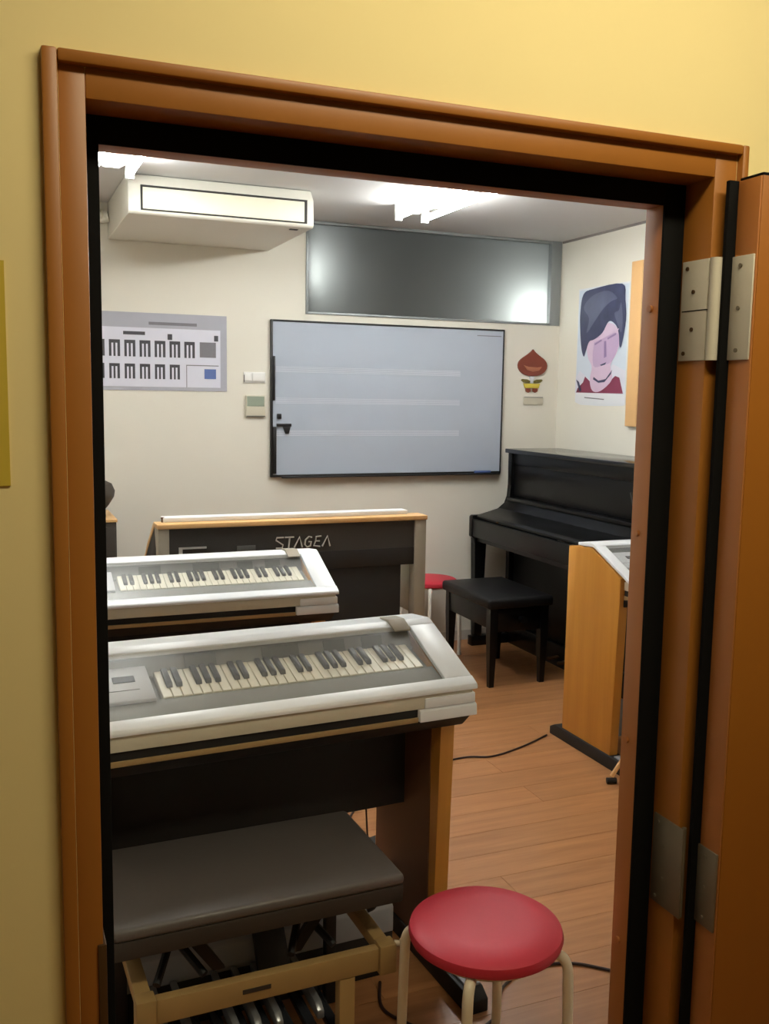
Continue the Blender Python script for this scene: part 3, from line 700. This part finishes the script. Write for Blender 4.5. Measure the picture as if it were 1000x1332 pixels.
    lo = [(-0.068, 0.066), (-0.03, 0.056), (0.03, 0.054), (0.066, 0.058), (0.045, 0.034), (0.0, 0.026), (-0.04, 0.036)]
    MB().prism(lo, 'y', -0.015, -0.012, 0.001).build('pale_base', 'chestnut_pale', t)
    for s in (-1, 1):
        MB().prism([(s * 0.012, -0.032), (s * 0.035, -0.022), (s * 0.07, -0.020), (s * 0.078, -0.028), (s * 0.06, -0.042), (s * 0.018, -0.046)], 'y', -0.010, 0.0, 0.001).build('leaf', 'leaf', t)
        MB().prism([(s * 0.008, -0.078), (s * 0.044, -0.078), (s * 0.042, -0.098), (s * 0.025, -0.106), (s * 0.008, -0.098)], 'y', -0.010, 0.0, 0.001).build('foot', 'chestnut', t)
    MB().prism([(-0.018, -0.003), (0.018, -0.003), (0.008, -0.047), (-0.008, -0.047)], 'y', -0.008, 0, 0.001).build('neck', 'paper', t)
    MB().prism([(-0.06, -0.048), (0.06, -0.048), (0.05, -0.077), (-0.05, -0.077)], 'y', -0.009, 0.0, 0.001).build('band', 'yellow_felt', t)
    t = thing('wall_outlet_plate', 'small beige blank plate below the chestnut ornament', 'plate', (3.205, yb, 1.524))
    bx('plate', 'cream', -0.07, 0.07, -0.008, 0, -0.025, 0.025, t, 0.002)
    bx('upper_lip', 'deck', -0.068, 0.068, -0.010, -0.008, 0.019, 0.024, t)
    # portrait poster on the right wall (u from far to near along Y, v up)
    t = thing('portrait_poster', 'poster of a dark haired person in a red top, above the piano', 'poster', (XR, 5.15, 1.50))
    PW, PH = 0.515, 0.71
    def pp(name, m, uv, lay, sm=False):
        if sm:
            q = [(u, v, 0) for u, v in uv]
            uv = [(p.x, p.y) for p in smooth_path([q[-1]] + q + [q[0], q[1]], 4)[4:-5]]
        MB().prism([(-u * PW, v * PH) for u, v in uv], 'x', -0.0022 - 0.0005 * lay, -0.0018 - 0.0005 * lay).build(name, m, t)
    n = 10
    MB().prism([(0, 0.02), (-0.06, 0.004), (-PW * 0.5, 0.0), (-PW * .95, 0.004), (-PW, 0.01), (-PW, PH), (0, PH)], 'x', -0.0018, -0.0004).build('paper', 'paper', t)
    pp('print_background', 'print_sky', [(0.01, 0.115), (0.985, 0.10), (0.985, 0.985), (0.015, 0.985)], 0)
    pp('print_coat', 'print_white', [(0.0, .11), (.97, .11), (.985, .29), (.75, .345), (.3, .22), (.08, .30), (0.0, .235)], 1)
    pp('print_shirt', 'print_red', [(0.02, .112), (.96, .105), (.88, .235), (.80, .25), (.5, .125), (.2, .25), (.16, .20), (.05, .15)], 2)
    pp('print_skin', 'print_skin', [(.22, .56), (.45, .66), (.70, .68), (.86, .58), (.82, .45), (.70, .335), (.74, .22), (.52, .125), (.36, .13), (.30, .22), (.33, .33), (.24, .42)], 3, True)
    pp('print_shade', 'print_shade', [(.37, .56), (.50, .58), (.80, .60), (.83, .49), (.72, .37), (.58, .345), (.36, .34)], 4, True)
    pp('print_mouth', 'print_hair', [(.50, .345), (.62, .365), (.60, .345), (.52, .335)], 5)
    pp('print_collar', 'print_hair', [(.37, .225), (.48, .195), (.60, .20), (.72, .265), (.74, .30), (.62, .225), (.48, .212), (.38, .245)], 5)
    pp('print_hair', 'print_hair', [(.10, .95), (.30, .985), (.86, .99), (.93, .86), (.96, .70), (.90, .50), (.86, .49), (.84, .58), (.78, .66), (.64, .70), (.52, .61), (.36, .56), (.26, .545), (.20, .47), (.16, .42), (.10, .50), (.06, .66), (.05, .80)], 6, True)
    pp('print_fringe', 'print_skin', [(.34, .555), (.52, .585), (.84, .635), (.82, .615), (.55, .565), (.36, .535)], 7)
    pp('print_strand', 'print_strand', [(.12, .84), (.30, .93), (.60, .95), (.78, .88), (.66, .86), (.50, .80), (.34, .70), (.20, .62), (.24, .74)], 7, True)
    pp('print_strand', 'print_strand', [(.86, .84), (.90, .70), (.88, .60), (.80, .68), (.74, .76), (.82, .78)], 7, True)
    pp('print_brow', 'print_hair_soft', [(.37, .525), (.50, .555), (.52, .545), (.38, .51)], 5)
    pp('print_brow', 'print_hair_soft', [(.62, .565), (.78, .60), (.79, .585), (.63, .55)], 5)
    pp('print_nose', 'print_hair_soft', [(.56, .54), (.60, .54), (.62, .41), (.57, .40)], 5)
    pp('print_lapel', 'print_hair', [(.02, .225), (.08, .205), (.14, .13), (.10, .12)], 7)
    pp('print_caption', 'print_mid', [(.20, .065), (.60, .052), (.60, .060), (.20, .074)], 1)
    # framed board further along the right wall
    t = thing('wall_board', 'oak framed board on the right wall, only its edge beside the jamb', 'board', (XR, 4.59, 1.39))
    bx('panel', 'paper', -0.012, 0, -0.78, -0.10, 0.02, 0.90, t)
    bx('frame_side', 'oak', -0.03, 0, -0.10, 0, 0, 0.92, t, 0.003); bx('frame_side', 'oak', -0.03, 0, -0.80, -0.78, 0, 0.92, t, 0.003)
    bx('frame_rail', 'oak', -0.03, 0, -0.78, -0.10, 0.90, 0.92, t, 0.003); bx('frame_rail', 'oak', -0.03, 0, -0.78, -0.10, 0, 0.02, t, 0.003)
wall_things()

def air_conditioner():
    t = thing('air_conditioner', 'white ceiling mounted air conditioner above the keyboard poster', 'air conditioner', (0.595, 4.54, 0))
    w, d = 0.872, 0.815
    z0, z1 = 2.338, 2.476
    MB().prism([(0.0, z0 + 0.012), (0.014, z0), (d, z0 - 0.002), (d, z1 + 0.045), (0.05, z1 + 0.045), (0.006, z1 - 0.006)], 'x', 0, w, 0.006).build('case', 'ac_white', t)
    fr = bx('grille_frame', 'ac_dark', 0.055, w - 0.035, -0.004, 0.004, z0 + 0.018, z1 - 0.010, t)
    bx('front_grille', 'ac_panel', 0.064, w - 0.050, -0.0075, -0.004, z0 + 0.024, z1 - 0.020, fr, 0.002)
    bx('sensor', 'ac_dark', w - 0.10, w - 0.06, 0.06, 0.085, z0 - 0.003, z0 + 0.001, t)
    p = thing('pipe_cover', 'wrinkled white pipe sleeve at the left end of the air conditioner', 'pipe', (0.50, 5.28, 2.44))
    MB().tube(smooth_path([(-0.35, 0.03, 0.01), (-0.15, 0.0, -0.012), (-0.02, 0.02, 0.006), (0.05, 0.01, -0.006), (0.092, 0.0, 0.0)], 4), 0.03, 12).build('sleeve', 'ac_white', p)
    for x in (-0.02, 0.03, 0.06):
        MB().tube([(x - 0.005, 0.012, 0), (x + 0.005, 0.012, 0)], 0.036, 12).build('tie', 'cream', p)
air_conditioner()

# ------------------------------------------------------------------ dark cabinet with a covered thing at the far left
t = thing('corner_cabinet', 'narrow dark cabinet with wood top edge, beside the left jamb', 'cabinet', (0.25, 4.85, 0))
bx('body', 'cab_dark', 0, 0.305, 0, 0.40, 0.0, 0.90, t, 0.004)
bx('top', 'cap_wood', -0.004, 0.31, -0.006, 0.405, 0.9005, 0.916, t, 0.003)
bx('door', 'cab_dark', 0.006, 0.297, -0.0165, -0.0005, 0.05, 0.88, t, 0.003)
cv = MB().lathe([(0.06, 0.0), (0.05, 0.03), (0.075, 0.06), (0.10, 0.10), (0.105, 0.13), (0.09, 0.165), (0.05, 0.185), (0.004, 0.19)], 32)
c = cv.build('covered_object', 'dark_cloth'); c.location = (0.46, 4.98, 0.9165)  # unidentified thing, shaped as a plain covered form
tag(c, 'dark rounded covered object standing on the narrow cabinet', 'ornament')

# ------------------------------------------------------------------ cables and small things on the floor
def cable(name, label, pts, r=0.004):
    o = MB().tube(smooth_path(pts, 8), r, 8).build(name, 'cable'); tag(o, label, 'cable'); return o
cable('power_cable', 'dark cable curving over the floor behind the near red stool',
      [(0.905, 2.19, 0.005), (0.872, 2.10, 0.005), (0.89, 2.035, 0.005), (0.965, 1.945, 0.005), (1.05, 1.925, 0.005), (1.135, 1.965, 0.005), (1.2, 2.055, 0.005), (1.311, 2.101, 0.005), (1.424, 2.085, 0.005), (1.52, 2.01, 0.005), (1.75, 1.8, 0.005)])
cable('power_cable', 'dark cable running across the floor to the yellow sided organ',
      [(1.10, 3.05, 0.005), (1.4, 3.42, 0.005), (1.804, 3.535, 0.005), (1.957, 3.508, 0.005), (2.144, 3.567, 0.005), (2.32, 3.655, 0.005)])
cable('power_cable', 'thin dark cable hanging behind the nearest organ to the black adapter',
      [(1.02, 2.62, 0.42), (1.03, 2.63, 0.3), (1.06, 2.68, 0.14), (1.11, 2.76, 0.05), (1.135, 2.80, 0.045)], 0.003)
ad = thing('power_adapter', 'small black power adapter on the floor behind nearest organ', 'adapter', (1.17, 2.84, 0), 20)
bx('case', 'organ_black', -0.04, 0.04, -0.06, 0.06, 0, 0.05, ad, 0.006)
bx('socket', 'deck_dark', -0.02, 0.02, -0.063, -0.06, 0.015, 0.035, ad, 0.001)

ms = thing('music_stand', 'stand with tan splayed legs, one foot showing beside the right jamb', 'stand', (2.48, 3.02, 0))
MB().tube([(0, 0, 0.12), (0, 0, 0.95)], 0.011, 12).build('pole', 'bench_black', ms)
for k in range(3):
    a = math.radians(160 + 120 * k); c_, s_ = math.cos(a), math.sin(a)
    lg = MB().tube([(0.008 * c_, 0.008 * s_, 0.38), (0.215 * c_, 0.215 * s_, 0.03)], 0.009, 10).build('leg', 'oak', ms)
    MB().tube([(0.195 * c_, 0.195 * s_, 0.012), (0.235 * c_, 0.235 * s_, 0.012)], 0.012, 10).build('rubber_foot', 'organ_black', lg)
MB().prism([(-0.03, 0.95), (0.01, 0.94), (0.10, 1.18), (0.09, 1.185), (0.0, 0.955)], 'x', -0.16, 0.16, 0.002).build('desk', 'bench_black', ms)
